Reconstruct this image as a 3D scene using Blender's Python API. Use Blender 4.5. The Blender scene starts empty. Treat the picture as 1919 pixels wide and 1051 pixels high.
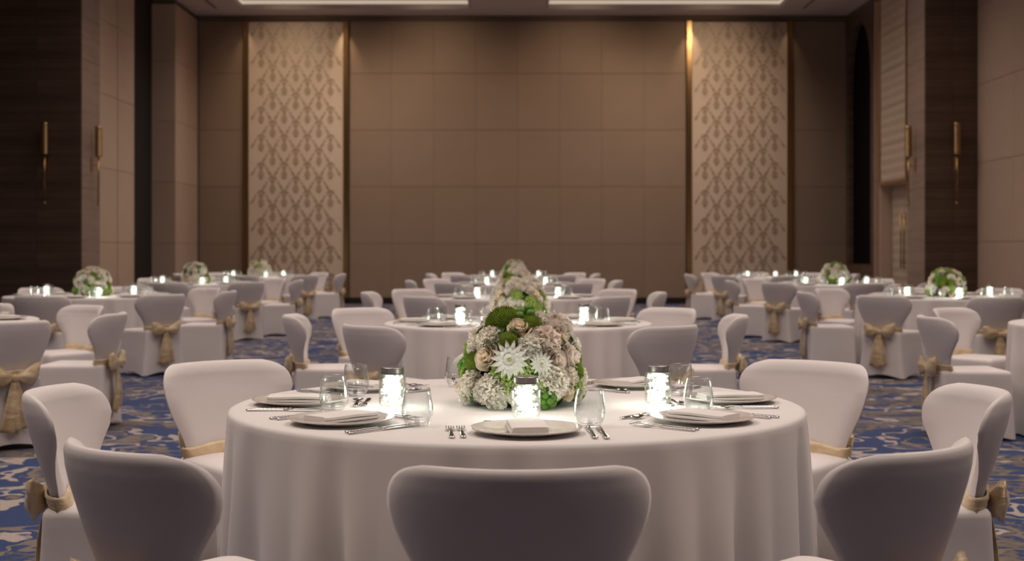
import bpy, bmesh, math, random
from mathutils import Vector, Matrix

random.seed(7)
SC = bpy.context.scene
COL = SC.collection
PI = math.pi
sin, cos = math.sin, math.cos

# ------------------------------------------------------------------ camera
F_PX, HOR_Y, CAM_H = 2550.0, 467.0, 1.2438
cam_d = bpy.data.cameras.new('camera')
cam_d.sensor_width = 36.0
cam_d.lens = F_PX / 1919.0 * 36.0
cam_d.shift_y = -(525.5 - HOR_Y) / 1919.0
cam_d.clip_end = 200
cam_d.dof.use_dof = True
cam_d.dof.focus_distance = 4.15
cam_d.dof.aperture_fstop = 4.2
cam = bpy.data.objects.new('camera', cam_d)
cam.location = (0, 0, CAM_H)
cam.rotation_euler = (PI / 2, 0, 0)
COL.objects.link(cam)
SC.camera = cam

# ------------------------------------------------------------------ world, exposure
w = bpy.data.worlds.new('world')
SC.world = w
w.use_nodes = True
w.node_tree.nodes['Background'].inputs[0].default_value = (0.02, 0.018, 0.016, 1)
w.node_tree.nodes['Background'].inputs[1].default_value = 0.3
SC.cycles.max_bounces = 7
SC.cycles.diffuse_bounces = 3
SC.cycles.glossy_bounces = 3
SC.cycles.transparent_max_bounces = 20
SC.view_settings.view_transform = 'Standard'
SC.view_settings.look = 'None'
SC.view_settings.exposure = 0.0
SC.view_settings.gamma = 1.0
SC.view_settings.use_curve_mapping = False

CEIL = 6.55
# coffers of the ballroom ceiling: (x0, x1, y0, y1)
COFFERS = []
for _y0, _y1 in ((25.3, 30.1), (19.3, 24.1), (13.3, 18.1), (7.3, 12.1), (1.3, 6.1)):
    COFFERS.append((-6.0, -0.9, _y0, _y1))
    COFFERS.append((0.75, 5.95, _y0, _y1))


def area_light(name, loc, rot, sx, sy, power, col):
    d = bpy.data.lights.new(name, 'AREA')
    d.shape = 'RECTANGLE'; d.size = sx; d.size_y = sy
    d.energy = power; d.color = col; d.spread = math.radians(126)
    o = bpy.data.objects.new(name, d)
    o.location = loc; o.rotation_euler = rot
    COL.objects.link(o)
    return o


WARM = (1.0, 0.85, 0.75)
COFFER_POWER = {25.3: 115, 19.3: 108, 13.3: 95, 7.3: 115, 1.3: 150}
for (x0, x1, y0, y1) in COFFERS:
    area_light('coffer_light', ((x0 + x1) / 2, (y0 + y1) / 2, CEIL + 0.2), (0, 0, 0),
               (x1 - x0) - 0.9, (y1 - y0) - 0.9, COFFER_POWER[y0], WARM)


def spot_light(name, loc, target, power, col, deg, blend, radius):
    d = bpy.data.lights.new(name, 'SPOT')
    d.energy = power; d.color = col; d.spot_size = math.radians(deg); d.spot_blend = blend
    d.shadow_soft_size = radius
    o = bpy.data.objects.new(name, d)
    o.location = loc
    o.rotation_euler = (Vector(target) - Vector(loc)).to_track_quat('-Z', 'Y').to_euler()
    COL.objects.link(o)
    return o


# ceiling wall washers in front of the stage wall
for x in (-5.2, -1.9, 1.7, 4.6):
    spot_light('wall_washer', (x, 28.2, CEIL - 0.06), (x * 0.92, 31.0, 4.3), 122, (1.0, 0.74, 0.5), 95, 1.0, 0.1)


# small downlights grazing the bronze strips of the stage wall screens
for x, pw_ in ((-6.05, 14), (-3.77, 45), (4.03, 45), (6.31, 8)):
    spot_light('strip_downlight', (x, 30.70, CEIL - 0.02), (x, 30.9, 5.2), pw_, (1.0, 0.72, 0.45), 50, 0.9, 0.03)


# ------------------------------------------------------------------ helpers
def link(o):
    COL.objects.link(o)
    return o


def mesh_obj(name, me, parent=None):
    o = bpy.data.objects.new(name, me)
    COL.objects.link(o)
    if parent is not None:
        o.parent = parent
    return o


def tag(o, label=None, cat=None, group=None, kind=None):
    if label: o['label'] = label
    if cat: o['category'] = cat
    if group: o['group'] = group
    if kind: o['kind'] = kind
    return o


def empty(name, loc=(0, 0, 0), rz=0.0):
    o = bpy.data.objects.new(name, None)
    o.empty_display_size = 0.1
    o.location = loc
    o.rotation_euler = (0, 0, rz)
    COL.objects.link(o)
    return o


def mk(name, verts, faces, mat, smooth=True):
    me = bpy.data.meshes.new(name)
    me.from_pydata([tuple(v) for v in verts], [], faces)
    me.validate()
    bm = bmesh.new(); bm.from_mesh(me)
    bmesh.ops.recalc_face_normals(bm, faces=bm.faces)
    bm.to_mesh(me); bm.free()
    me.materials.append(mat)
    if smooth:
        me.polygons.foreach_set('use_smooth', [True] * len(me.polygons))
    return me


class MB:
    """collects verts / faces"""
    def __init__(s):
        s.v = []; s.f = []

    def add(s, verts, faces):
        n = len(s.v)
        s.v += [tuple(p) for p in verts]
        s.f += [tuple(i + n for i in f) for f in faces]

    def box(s, x0, x1, y0, y1, z0, z1):
        s.add([(x0, y0, z0), (x1, y0, z0), (x1, y1, z0), (x0, y1, z0), (x0, y0, z1), (x1, y0, z1), (x1, y1, z1), (x0, y1, z1)],
              [(0, 3, 2, 1), (4, 5, 6, 7), (0, 1, 5, 4), (1, 2, 6, 5), (2, 3, 7, 6), (3, 0, 4, 7)])

    def grid(s, fn, nu, nv, closed_u=False):
        """fn(i,j) -> point"""
        vs = [fn(i, j) for j in range(nv) for i in range(nu)]
        fs = []
        for j in range(nv - 1):
            for i in range(nu if closed_u else nu - 1):
                i2 = (i + 1) % nu
                fs.append((j * nu + i, j * nu + i2, (j + 1) * nu + i2, (j + 1) * nu + i))
        s.add(vs, fs)

    def loft(s, rings, cap0=True, cap1=True):
        n = len(rings[0])
        vs = [p for r in rings for p in r]
        fs = []
        for j in range(len(rings) - 1):
            for i in range(n):
                i2 = (i + 1) % n
                fs.append((j * n + i, j * n + i2, (j + 1) * n + i2, (j + 1) * n + i))
        if cap0: fs.append(tuple(range(n - 1, -1, -1)))
        if cap1: fs.append(tuple((len(rings) - 1) * n + i for i in range(n)))
        s.add(vs, fs)

    def lathe(s, prof, n=32, c=(0, 0, 0), cap0=False, cap1=False):
        rings = [[(c[0] + r * cos(2 * PI * k / n), c[1] + r * sin(2 * PI * k / n), c[2] + z) for k in range(n)] for r, z in prof]
        s.loft(rings, cap0, cap1)

    def tube(s, pts, rad, n=8):
        rings = []
        for k, p in enumerate(pts):
            p = Vector(p)
            a = Vector(pts[max(k - 1, 0)]); b = Vector(pts[min(k + 1, len(pts) - 1)])
            t = (b - a).normalized()
            up = Vector((0, 0, 1)) if abs(t.z) < 0.9 else Vector((1, 0, 0))
            u = t.cross(up).normalized(); v = t.cross(u)
            r = rad[k] if isinstance(rad, (list, tuple)) else rad
            rings.append([p + u * (r * cos(2 * PI * q / n)) + v * (r * sin(2 * PI * q / n)) for q in range(n)])
        s.loft(rings)

    def ico(s, c, r, sub=1, sc=(1, 1, 1)):
        bm = bmesh.new()
        bmesh.ops.create_icosphere(bm, subdivisions=sub, radius=1)
        bm.verts.ensure_lookup_table()
        s.add([(c[0] + v.co.x * r * sc[0], c[1] + v.co.y * r * sc[1], c[2] + v.co.z * r * sc[2]) for v in bm.verts],
              [tuple(v.index for v in f.verts) for f in bm.faces])
        bm.free()

    def mesh(s, name, mat, smooth=True):
        return mk(name, s.v, s.f, mat, smooth)


def autosmooth(me, deg=35):
    """flat across sharp edges"""
    bm = bmesh.new(); bm.from_mesh(me)
    for e in bm.edges:
        if len(e.link_faces) == 2 and e.calc_face_angle(0) > math.radians(deg):
            e.smooth = False
    bm.to_mesh(me); bm.free()
    return me


def lerp_table(tab, z):
    if z <= tab[0][0]: return tab[0][1]
    for (a, va), (b, vb) in zip(tab, tab[1:]):
        if z <= b:
            t = (z - a) / (b - a)
            return va + (vb - va) * t
    return tab[-1][1]


# ------------------------------------------------------------------ materials
MATS = {}


def mat(name, col, rough=0.6, metal=0.0, sheen=0.0, spec=0.5, coat=0.0, sss=0.0):
    m = bpy.data.materials.new(name)
    m.use_nodes = True
    b = m.node_tree.nodes['Principled BSDF']
    b.inputs['Base Color'].default_value = (*col, 1)
    b.inputs['Roughness'].default_value = rough
    b.inputs['Metallic'].default_value = metal
    b.inputs['Specular IOR Level'].default_value = spec
    b.inputs['Sheen Weight'].default_value = sheen
    b.inputs['Coat Weight'].default_value = coat
    if sss:
        b.inputs['Subsurface Weight'].default_value = sss
        b.inputs['Subsurface Radius'].default_value = (0.01, 0.008, 0.006)
    MATS[name] = m
    return m


class NT:
    def __init__(s, m):
        s.t = m.node_tree; s.b = s.t.nodes['Principled BSDF']
        s.tc = s.t.nodes.new('ShaderNodeTexCoord')

    def node(s, typ, **kw):
        n = s.t.nodes.new(typ)
        for k, v in kw.items():
            if k in n.inputs: n.inputs[k].default_value = v
            else: setattr(n, k, v)
        return n

    def l(s, a, b):
        s.t.links.new(a, b)

    def mapping(s, scale=(1, 1, 1), rot=(0, 0, 0), out='Object'):
        mp = s.node('ShaderNodeMapping')
        mp.inputs['Scale'].default_value = scale
        mp.inputs['Rotation'].default_value = rot
        s.l(s.tc.outputs[out], mp.inputs['Vector'])
        return mp.outputs['Vector']

    def noise(s, vec, scale, detail=3, rough=0.5, dist=0.0):
        n = s.node('ShaderNodeTexNoise', Scale=scale, Detail=detail, Roughness=rough, Distortion=dist)
        s.l(vec, n.inputs['Vector'])
        return n

    def ramp(s, fac, stops, interp='LINEAR'):
        r = s.node('ShaderNodeValToRGB')
        r.color_ramp.interpolation = interp
        while len(r.color_ramp.elements) < len(stops):
            r.color_ramp.elements.new(0.5)
        for e, (p, c) in zip(r.color_ramp.elements, stops):
            e.position = p
            e.color = (*c, 1) if len(c) == 3 else c
        s.l(fac, r.inputs['Fac'])
        return r.outputs['Color']

    def mix(s, fac, a, b, mode='MIX'):
        n = s.node('ShaderNodeMix', data_type='RGBA', blend_type=mode)
        for src, key in ((fac, 0), (a, 6), (b, 7)):
            if hasattr(src, 'is_output'): s.l(src, n.inputs[key])
            elif key == 0: n.inputs[0].default_value = src
            else: n.inputs[key].default_value = (*src, 1)
        return n.outputs[2]

    def bump(s, h, strength=0.2, dist=0.01):
        b = s.node('ShaderNodeBump', Strength=strength, Distance=dist)
        s.l(h, b.inputs['Height'])
        s.l(b.outputs['Normal'], s.b.inputs['Normal'])


# white stretch fabric of chair covers
m = mat('chair_cover', (0.78, 0.72, 0.71), 0.75, sheen=0.25, spec=0.25)
n = NT(m); nz = n.noise(n.mapping((9, 9, 9)), 1.0, 3); n.bump(nz.outputs['Fac'], 0.12, 0.02)
# table linen
m = mat('linen', (0.78, 0.735, 0.725), 0.8, sheen=0.15, spec=0.2)
n = NT(m); nz = n.noise(n.mapping((400, 400, 400)), 1.0, 2); n.bump(nz.outputs['Fac'], 0.05, 0.001)
m = mat('napkin', (0.80, 0.76, 0.74), 0.85, sheen=0.1, spec=0.2)
n = NT(m); nz = n.noise(n.mapping((300, 300, 300)), 1.0, 2); n.bump(nz.outputs['Fac'], 0.08, 0.001)
# champagne satin
m = mat('gold_satin', (0.78, 0.60, 0.38), 0.30, sheen=0.3, spec=0.7)
n = NT(m)
nz = n.noise(n.mapping((7, 7, 16)), 1.0, 3, 0.5, 0.6)
n.l(n.ramp(nz.outputs['Fac'], [(0.3, (0.56, 0.39, 0.20)), (0.7, (0.86, 0.68, 0.45))]), n.b.inputs['Base Color'])
n.bump(nz.outputs['Fac'], 0.55, 0.03)
mat('porcelain', (0.80, 0.75, 0.70), 0.12, spec=0.6, coat=0.4)
mat('silver', (0.62, 0.60, 0.58), 0.16, metal=1.0)
m = mat('zinc', (0.36, 0.35, 0.34), 0.38, metal=1.0)
m = mat('bronze', (0.42, 0.27, 0.12), 0.28, metal=1.0)
m = mat('sconce_bronze', (0.45, 0.30, 0.15), 0.35, metal=1.0)


def glass_mat(name, tint, ior=1.45, boost=1.0):
    m = bpy.data.materials.new(name); m.use_nodes = True
    t = m.node_tree
    for nd in list(t.nodes): t.nodes.remove(nd)
    out = t.nodes.new('ShaderNodeOutputMaterial')
    tr = t.nodes.new('ShaderNodeBsdfTransparent'); tr.inputs[0].default_value = (*tint, 1)
    gl = t.nodes.new('ShaderNodeBsdfGlossy'); gl.inputs['Roughness'].default_value = 0.03
    gl.inputs[0].default_value = (boost, boost, boost, 1)
    fr = t.nodes.new('ShaderNodeLayerWeight'); fr.inputs[0].default_value = 0.5
    pw = t.nodes.new('ShaderNodeMath'); pw.operation = 'POWER'; pw.inputs[1].default_value = 2.0
    t.links.new(fr.outputs['Facing'], pw.inputs[0])
    ml = t.nodes.new('ShaderNodeMath'); ml.operation = 'MULTIPLY_ADD'; ml.inputs[1].default_value = 0.8; ml.inputs[2].default_value = 0.035
    t.links.new(pw.outputs[0], ml.inputs[0])
    mx = t.nodes.new('ShaderNodeMixShader')
    t.links.new(ml.outputs[0], mx.inputs[0]); t.links.new(tr.outputs[0], mx.inputs[1]); t.links.new(gl.outputs[0], mx.inputs[2])
    t.links.new(mx.outputs[0], out.inputs[0])
    MATS[name] = m
    return m


glass_mat('drinking_glass', (0.96, 0.97, 0.97), 1.5)
glass_mat('jar_glass', (0.96, 0.98, 0.96), 1.4)


def emit_mat(name, col, strength):
    m = bpy.data.materials.new(name); m.use_nodes = True
    b = m.node_tree.nodes['Principled BSDF']
    b.inputs['Base Color'].default_value = (0.12, 0.12, 0.12, 1)
    b.inputs['Emission Color'].default_value = (*col, 1)
    b.inputs['Emission Strength'].default_value = strength
    MATS[name] = m
    return m


emit_mat('fairy_light', (0.93, 1.0, 0.88), 1.7)
emit_mat('cove_led', (1.0, 0.78, 0.60), 0.55)

# flowers
def petal_mat(name, c1, c2, rough=0.6):
    m = mat(name, c1, rough, spec=0.25, sss=0.0)
    n = NT(m)
    oi = n.node('ShaderNodeObjectInfo')
    nz = n.noise(n.mapping((30, 30, 30)), 1.0, 2)
    f = n.mix(0.5, nz.outputs['Fac'], oi.outputs['Random'])
    colr = n.mix(f, c1, c2)
    n.l(colr, n.b.inputs['Base Color'])
    tl = n.node('ShaderNodeBsdfTranslucent'); n.l(colr, tl.inputs['Color'])
    ms = n.node('ShaderNodeMixShader'); ms.inputs[0].default_value = 0.28
    n.l(n.b.outputs[0], ms.inputs[1]); n.l(tl.outputs[0], ms.inputs[2])
    n.l(ms.outputs[0], n.t.nodes['Material Output'].inputs['Surface'])
    return m


petal_mat('white_petal', (0.95, 0.88, 0.76), (0.96, 0.93, 0.87))
petal_mat('cream_petal', (0.93, 0.77, 0.58), (0.95, 0.86, 0.74))
petal_mat('blush_petal', (0.93, 0.81, 0.72), (0.95, 0.89, 0.83))
petal_mat('daisy_petal', (0.88, 0.86, 0.80), (0.90, 0.89, 0.85))
petal_mat('daisy_centre', (0.66, 0.58, 0.22), (0.75, 0.66, 0.30))
petal_mat('green_mum', (0.19, 0.28, 0.025), (0.32, 0.42, 0.06))
petal_mat('lime_bloom', (0.30, 0.42, 0.08), (0.42, 0.52, 0.16))
petal_mat('green_berry', (0.14, 0.30, 0.05), (0.20, 0.38, 0.07), 0.3)
petal_mat('leaf_green', (0.035, 0.10, 0.015), (0.09, 0.19, 0.03), 0.4)
mat('moss_core', (0.03, 0.06, 0.015), 0.9)

# walls
def fabric_wall(name, c1, c2):
    m = mat(name, c1, 0.6, spec=0.3)
    n = NT(m)
    nz = n.noise(n.mapping((1.2, 1.2, 3.0)), 1.0, 3)
    oi = n.node('ShaderNodeObjectInfo')
    base = n.mix(nz.outputs['Fac'], c1, c2)
    k = n.ramp(oi.outputs['Random'], [(0.0, (0.94, 0.94, 0.94)), (1.0, (1.0, 1.0, 1.0))])
    n.l(n.mix(1.0, base, k, 'MULTIPLY'), n.b.inputs['Base Color'])
    wv = n.noise(n.mapping((250, 250, 250)), 1.0, 2)
    n.bump(wv.outputs['Fac'], 0.15, 0.002)
    return m


fabric_wall('wall_fabric', (0.29, 0.205, 0.145), (0.33, 0.235, 0.17))
fabric_wall('pier_fabric', (0.55, 0.40, 0.295), (0.61, 0.45, 0.34))
mat('wall_joint', (0.14, 0.095, 0.065), 0.8)
mat('wall_paint', (0.22, 0.16, 0.12), 0.8)
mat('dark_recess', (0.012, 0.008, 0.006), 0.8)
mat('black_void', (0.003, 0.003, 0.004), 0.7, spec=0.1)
mat('baseboard_black', (0.012, 0.010, 0.009), 0.5)
mat('ceiling_paint', (0.66, 0.57, 0.54), 0.85)
mat('ceiling_trim', (0.66, 0.60, 0.56), 0.6)
mat('lattice_ground', (0.68, 0.54, 0.42), 0.5, spec=0.4)
mat('lattice_motif', (0.44, 0.32, 0.22), 0.4, spec=0.5)


def veneer(name, c1, c2, c3, axis_scale):
    m = mat(name, c1, 0.38, spec=0.4)
    n = NT(m)
    nz = n.noise(n.mapping(axis_scale), 1.0, 6, 0.65, 0.4)
    n.l(n.ramp(nz.outputs['Fac'], [(0.25, c1), (0.5, c2), (0.75, c3)]), n.b.inputs['Base Color'])
    n.bump(nz.outputs['Fac'], 0.06, 0.005)
    return m


veneer('dark_veneer', (0.065, 0.039, 0.026), (0.125, 0.080, 0.056), (0.20, 0.135, 0.098), (0.35, 0.35, 9.0))
veneer('pale_veneer', (0.22, 0.155, 0.125), (0.30, 0.215, 0.175), (0.38, 0.28, 0.23), (0.5, 0.5, 7.0))

# patterned carpet
m = mat('carpet', (0.03, 0.06, 0.16), 0.95, sheen=0.2, spec=0.1)
n = NT(m)
v = n.mapping((1, 1, 1))
fine = n.noise(v, 90.0, 2)
warp = n.noise(v, 1.6, 3, 0.55)
wadd = n.node('ShaderNodeVectorMath', operation='MULTIPLY_ADD')
n.l(warp.outputs['Color'], wadd.inputs[0]); wadd.inputs[1].default_value = (0.6, 0.6, 0.6); n.l(v, wadd.inputs[2])
wv = wadd.outputs[0]
blue = n.ramp(fine.outputs['Fac'], [(0.3, (0.009, 0.024, 0.090)), (0.7, (0.026, 0.058, 0.175))])
# taupe shaded clouds
cl = n.noise(wv, 1.3, 5, 0.7)
mott = n.noise(wv, 9.0, 4, 0.7)
taupe = n.ramp(mott.outputs['Fac'], [(0.35, (0.06, 0.052, 0.055)), (0.65, (0.17, 0.135, 0.11))])
clm = n.ramp(cl.outputs['Fac'], [(0.525, (0, 0, 0)), (0.545, (1, 1, 1))])
mm = n.ramp(mott.outputs['Fac'], [(0.45, (0, 0, 0)), (0.48, (1, 1, 1))])
c1 = n.mix(n.mix(1.0, clm, mm, 'MULTIPLY'), blue, taupe)
# cream brush scrolls: narrow band of a warped noise field
sc1 = n.noise(wv, 2.6, 2, 0.45)
band = n.ramp(sc1.outputs['Fac'], [(0.438, (0, 0, 0)), (0.444, (1, 1, 1)), (0.494, (1, 1, 1)), (0.500, (0, 0, 0))])
sc2 = n.noise(v, 1.5, 3, 0.6)
bm_ = n.ramp(sc2.outputs['Fac'], [(0.44, (0, 0, 0)), (0.46, (1, 1, 1))])
cream = n.ramp(fine.outputs['Fac'], [(0.3, (0.30, 0.25, 0.22)), (0.7, (0.46, 0.40, 0.36))])
c2 = n.mix(n.mix(1.0, band, bm_, 'MULTIPLY'), c1, cream)
tau2 = n.ramp(sc1.outputs['Fac'], [(0.56, (0, 0, 0)), (0.566, (1, 1, 1)), (0.605, (1, 1, 1)), (0.612, (0, 0, 0))])
c3 = n.mix(tau2, c2, (0.18, 0.145, 0.12))
n.l(c3, n.b.inputs['Base Color'])
n.bump(fine.outputs['Fac'], 0.3, 0.004)

# ------------------------------------------------------------------ room shell
BACK = 31.0
LX, RX = -7.13, 7.60


def struct(name, mb, m, smooth=False):
    o = mesh_obj(name, mb.mesh(name, MATS[m], smooth))
    tag(o, kind='structure')
    return o


def part_box(name, parent, m, x0, x1, y0, y1, z0, z1, cache={}):
    """a box as a child; alike boxes share their mesh"""
    key = (name, m, round(x1 - x0, 4), round(y1 - y0, 4), round(z1 - z0, 4))
    if key not in cache:
        hx, hy, hz = (x1 - x0) / 2, (y1 - y0) / 2, (z1 - z0) / 2
        b = MB(); b.box(-hx, hx, -hy, hy, -hz, hz)
        me = b.mesh(name, MATS[m], False)
        bm = bmesh.new(); bm.from_mesh(me)
        bmesh.ops.bevel(bm, geom=bm.edges[:], offset=min(0.003, hx * .4, hy * .4, hz * .4), segments=1, affect='EDGES')
        bm.to_mesh(me); bm.free()
        cache[key] = me
    o = mesh_obj(name, cache[key], parent)
    o.location = ((x0 + x1) / 2, (y0 + y1) / 2, (z0 + z1) / 2)
    return o


FX0, FX1, FY0 = -10.5, 10.5, -3.5
b = MB(); b.box(FX0, FX1, FY0, BACK + 0.3, -0.1, 0.0)
floor = struct('floor', b, 'carpet')
tag(floor, 'blue ballroom carpet with cream and taupe brushed scrolls')

# ceiling with recessed coffers (one slab pierced by the coffers)
xs = sorted({FX0, FX1, *[c[0] for c in COFFERS], *[c[1] for c in COFFERS]})
ys = sorted({FY0, BACK + 0.3, *[c[2] for c in COFFERS], *[c[3] for c in COFFERS]})
b = MB()
H = 0.3
for xa, xb in zip(xs, xs[1:]):
    for ya, yb in zip(ys, ys[1:]):
        inside = any(c[0] <= xa and xb <= c[1] and c[2] <= ya and yb <= c[3] for c in COFFERS)
        if inside:
            b.box(xa, xb, ya, yb, CEIL + H, CEIL + H + 0.06)
        else:
            b.box(xa, xb, ya, yb, CEIL, CEIL + H + 0.06)
ceil = struct('ceiling', b, 'ceiling_paint')
for (x0, x1, y0, y1) in COFFERS[:2]:
    for (a0, a1, c0, c1_) in ((x0, x1, y1 - 0.05, y1 - 0.01), (x0 + 0.01, x0 + 0.05, y0, y1), (x1 - 0.05, x1 - 0.01, y0, y1)):
        part_box('coffer_trim', ceil, 'ceiling_trim', a0, a1, c0, c1_, CEIL + 0.005, CEIL + 0.11)
        part_box('cove_lip', ceil, 'cove_led', a0 + (0.05 if a1 - a0 > 1 else 0.005), a1 - (0.05 if a1 - a0 > 1 else 0.005),
                 c0 + 0.008, c1_ - 0.008, CEIL + 0.112, CEIL + 0.19)
part_box('slot_diffuser', ceil, 'baseboard_black', -6.55, -6.5, 22, 30.0, CEIL - 0.004, CEIL + 0.01)
part_box('slot_diffuser', ceil, 'baseboard_black', 6.4, 6.45, 22, 30.0, CEIL - 0.004, CEIL + 0.01)

# stage wall
b = MB(); b.box(LX - 0.6, RX + 0.6, BACK, BACK + 0.3, 0, CEIL)
wall_back = struct('wall_back', b, 'wall_joint')
ROWS = [0.12 + 1.289 * k for k in range(5)] + [CEIL - 0.12]
ROWS = [0.14, 1.365, 2.666, 3.955, 5.244, CEIL - 0.11]
G = 0.003


def panel_rows(parent, m, x0, x1, y0, y1, nx, rows=ROWS, along='x', name='wall_panel'):
    for i in range(nx):
        if along == 'x':
            wv_ = (x1 - x0) / nx; xa, xb, ya, yb = x0 + i * wv_ + 0.001, x0 + (i + 1) * wv_ - 0.001, y0, y1
        else:
            wv_ = (y1 - y0) / nx; xa, xb, ya, yb = x0, x1, y0 + i * wv_ + G, y0 + (i + 1) * wv_ - G
        for za, zb in zip(rows, rows[1:]):
            part_box(name, parent, m, xa, xb, ya, yb, za + G, zb - G)


def px_x(px, d):
    return (px - 959.5) * d / F_PX


xl0, xl1 = px_x(467, BACK), px_x(644, BACK)
xr0, xr1 = px_x(1296, BACK), px_x(1474, BACK)
panel_rows(wall_back, 'wall_fabric', px_x(655, BACK), px_x(1285, BACK), BACK - 0.03, BACK, 8)
panel_rows(wall_back, 'wall_fabric', LX, px_x(457, BACK), BACK - 0.03, BACK, 1)
panel_rows(wall_back, 'wall_fabric', px_x(1482, BACK), RX, BACK - 0.03, BACK, 1)
part_box('cornice', wall_back, 'wall_joint', LX, RX, BACK - 0.12, BACK - 0.035, CEIL - 0.11, CEIL - 0.005)
b = MB(); b.box(LX, RX, BACK - 0.06, BACK - 0.032, 0, 0.135)
struct('baseboard_back', b, 'baseboard_black')


# patterned screens on the stage wall
def crescent(mb, cx, cz, r0, r1, a0, a1, y0, y1, n=8, wid=0.03):
    """arch stroke tapering at both ends, as a thin slab"""
    for_ring = []
    for k in range(n + 1):
        t = k / n
        a = a0 + (a1 - a0) * t
        hw_ = wid * (0.25 + 0.75 * sin(PI * t))
        ca, sa = cos(a), sin(a)
        o_ = (cx + (r0 + hw_) * ca, cz + (r1 + hw_) * sa)
        i_ = (cx + (r0 - hw_) * ca, cz + (r1 - hw_) * sa)
        for_ring.append([(o_[0], y1, o_[1]), (o_[0], y0, o_[1]), (i_[0], y0, i_[1]), (i_[0], y1, i_[1])])
    mb.loft(for_ring)


def blade(mb, p, q, wid, y0, y1, n=5):
    p, q = Vector((p[0], 0, p[1])), Vector((q[0], 0, q[1]))
    d = (q - p).normalized(); nn = Vector((-d.z, 0, d.x))
    rings = []
    for k in range(n + 1):
        t = k / n
        c = p + (q - p) * t
        h = wid * (0.12 + 0.88 * sin(PI * t) ** 0.8)
        a, b_ = c + nn * h, c - nn * h
        rings.append([(a.x, y1, a.z), (a.x, y0, a.z), (b_.x, y0, b_.z), (b_.x, y1, b_.z)])
    mb.loft(rings)


mb = MB()
Y0, Y1 = -0.012, 0.0
crescent(mb, 0, 0.045, 0.10, 0.115, 0.10 * PI, 0.90 * PI, Y0, Y1, 8, 0.024)     # arch
blade(mb, (0, 0.115), (0, 0.01), 0.048, Y0, Y1)                               # bud
blade(mb, (0, 0.0), (0, -0.21), 0.066, Y0, Y1, 6)                             # pod
for s_ in (-1, 1):
    blade(mb, (s_ * 0.155, -0.02), (s_ * 0.235, -0.125), 0.026, Y0, Y1)         # leaves of the ogee
    blade(mb, (s_ * 0.115, 0.055), (s_ * 0.165, -0.005), 0.016, Y0, Y1)
MOTIF = mb.mesh('ogee_motif', MATS['lattice_motif'], False)

ZT = 6.41


def screen(x0, x1, label):
    t = empty('patterned_wall_screen', ((x0 + x1) / 2, BACK - 0.03, 0))
    tag(t, label, 'wall screen', 'patterned screens on the stage wall')
    part_box('screen_panel', t, 'lattice_ground', -(x1 - x0) / 2, (x1 - x0) / 2, -0.05, 0, 0.14, ZT)
    for s in (-1, 1):
        xc = s * ((x1 - x0) / 2 + 0.065)
        part_box('bronze_strip', t, 'bronze', xc - 0.055, xc + 0.055, -0.09, 0, 0.14, ZT + 0.02)['label'] = 'polished bronze edge strip'
    cp, rp = (x1 - x0) / 4.1, 0.316
    r = 0
    z = ZT - 0.2
    while z > 0.45:
        offs = [(-1.5 + k) * cp for k in range(4)] if r % 2 == 0 else [(-1 + k) * cp for k in range(3)]
        for xo in offs:
            o = mesh_obj('ogee_motif', MOTIF, t)
            o.location = (xo, -0.05, z)
        z -= rp; r += 1
    return t


screen(xl0, xl1, 'tall pale screen of ogee pattern left of the stage wall')
screen(xr0, xr1, 'tall pale screen of ogee pattern right of the stage wall')

# left side: far side wall, recess, panelled stretch, veneered pier
b = MB()
b.box(LX - 0.6, LX - 0.03, 28.85, BACK, 0, CEIL)
wall_lf = struct('wall_left_far', b, 'wall_joint')
panel_rows(wall_lf, 'pier_fabric', LX - 0.03, LX, 28.87, BACK - 0.13, 2, along='y')
panel_rows(wall_lf, 'pier_fabric', LX - 0.60, LX, 28.82, 28.85, 1)
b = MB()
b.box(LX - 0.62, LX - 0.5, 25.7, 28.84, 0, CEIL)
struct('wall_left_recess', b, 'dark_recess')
b = MB()
b.box(LX - 0.62, LX - 0.03, 23.5, 25.7, 0, CEIL)
wall_lp = struct('wall_left_panelled', b, 'wall_joint')
panel_rows(wall_lp, 'pier_fabric', LX - 0.03, LX, 23.5, 25.68, 2, along='y')
part_box('bronze_strip', wall_lp, 'bronze', LX - 0.02, LX + 0.006, 24.583, 24.597, 0.14, CEIL - 0.1)
b = MB()
b.box(LX - 2.2, LX - 0.001, 22.5, 23.5, 0, CEIL)
wall_lv = struct('wall_left_veneer', b, 'wall_joint')


def veneer_face(parent, x0, x1, y, m, nx, joint_rows):
    wv_ = (x1 - x0) / nx
    for i in range(nx):
        for za, zb in zip(joint_rows, joint_rows[1:]):
            part_box('veneer_panel', parent, m, x0 + i * wv_ + 0.002, x0 + (i + 1) * wv_ - 0.002, y - 0.025, y, za + 0.002, zb - 0.002)


VR = [0.12 + 0.714 * k for k in range(10)]
VR[-1] = CEIL - 0.01
veneer_face(wall_lv, LX - 2.2, LX + 0.02, 22.5, 'dark_veneer', 3, VR)
for za, zb in zip(VR[::3], VR[3::3]):
    part_box('veneer_panel', wall_lv, 'pale_veneer', LX, LX + 0.02, 22.505, 23.48, za + 0.002, zb - 0.002)
b = MB(); b.box(-9.4, -9.2, FY0, 22.5, 0, CEIL)
struct('wall_left', b, 'wall_paint')

# right side
PX = 6.84
b = MB()
N_ = 20
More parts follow.
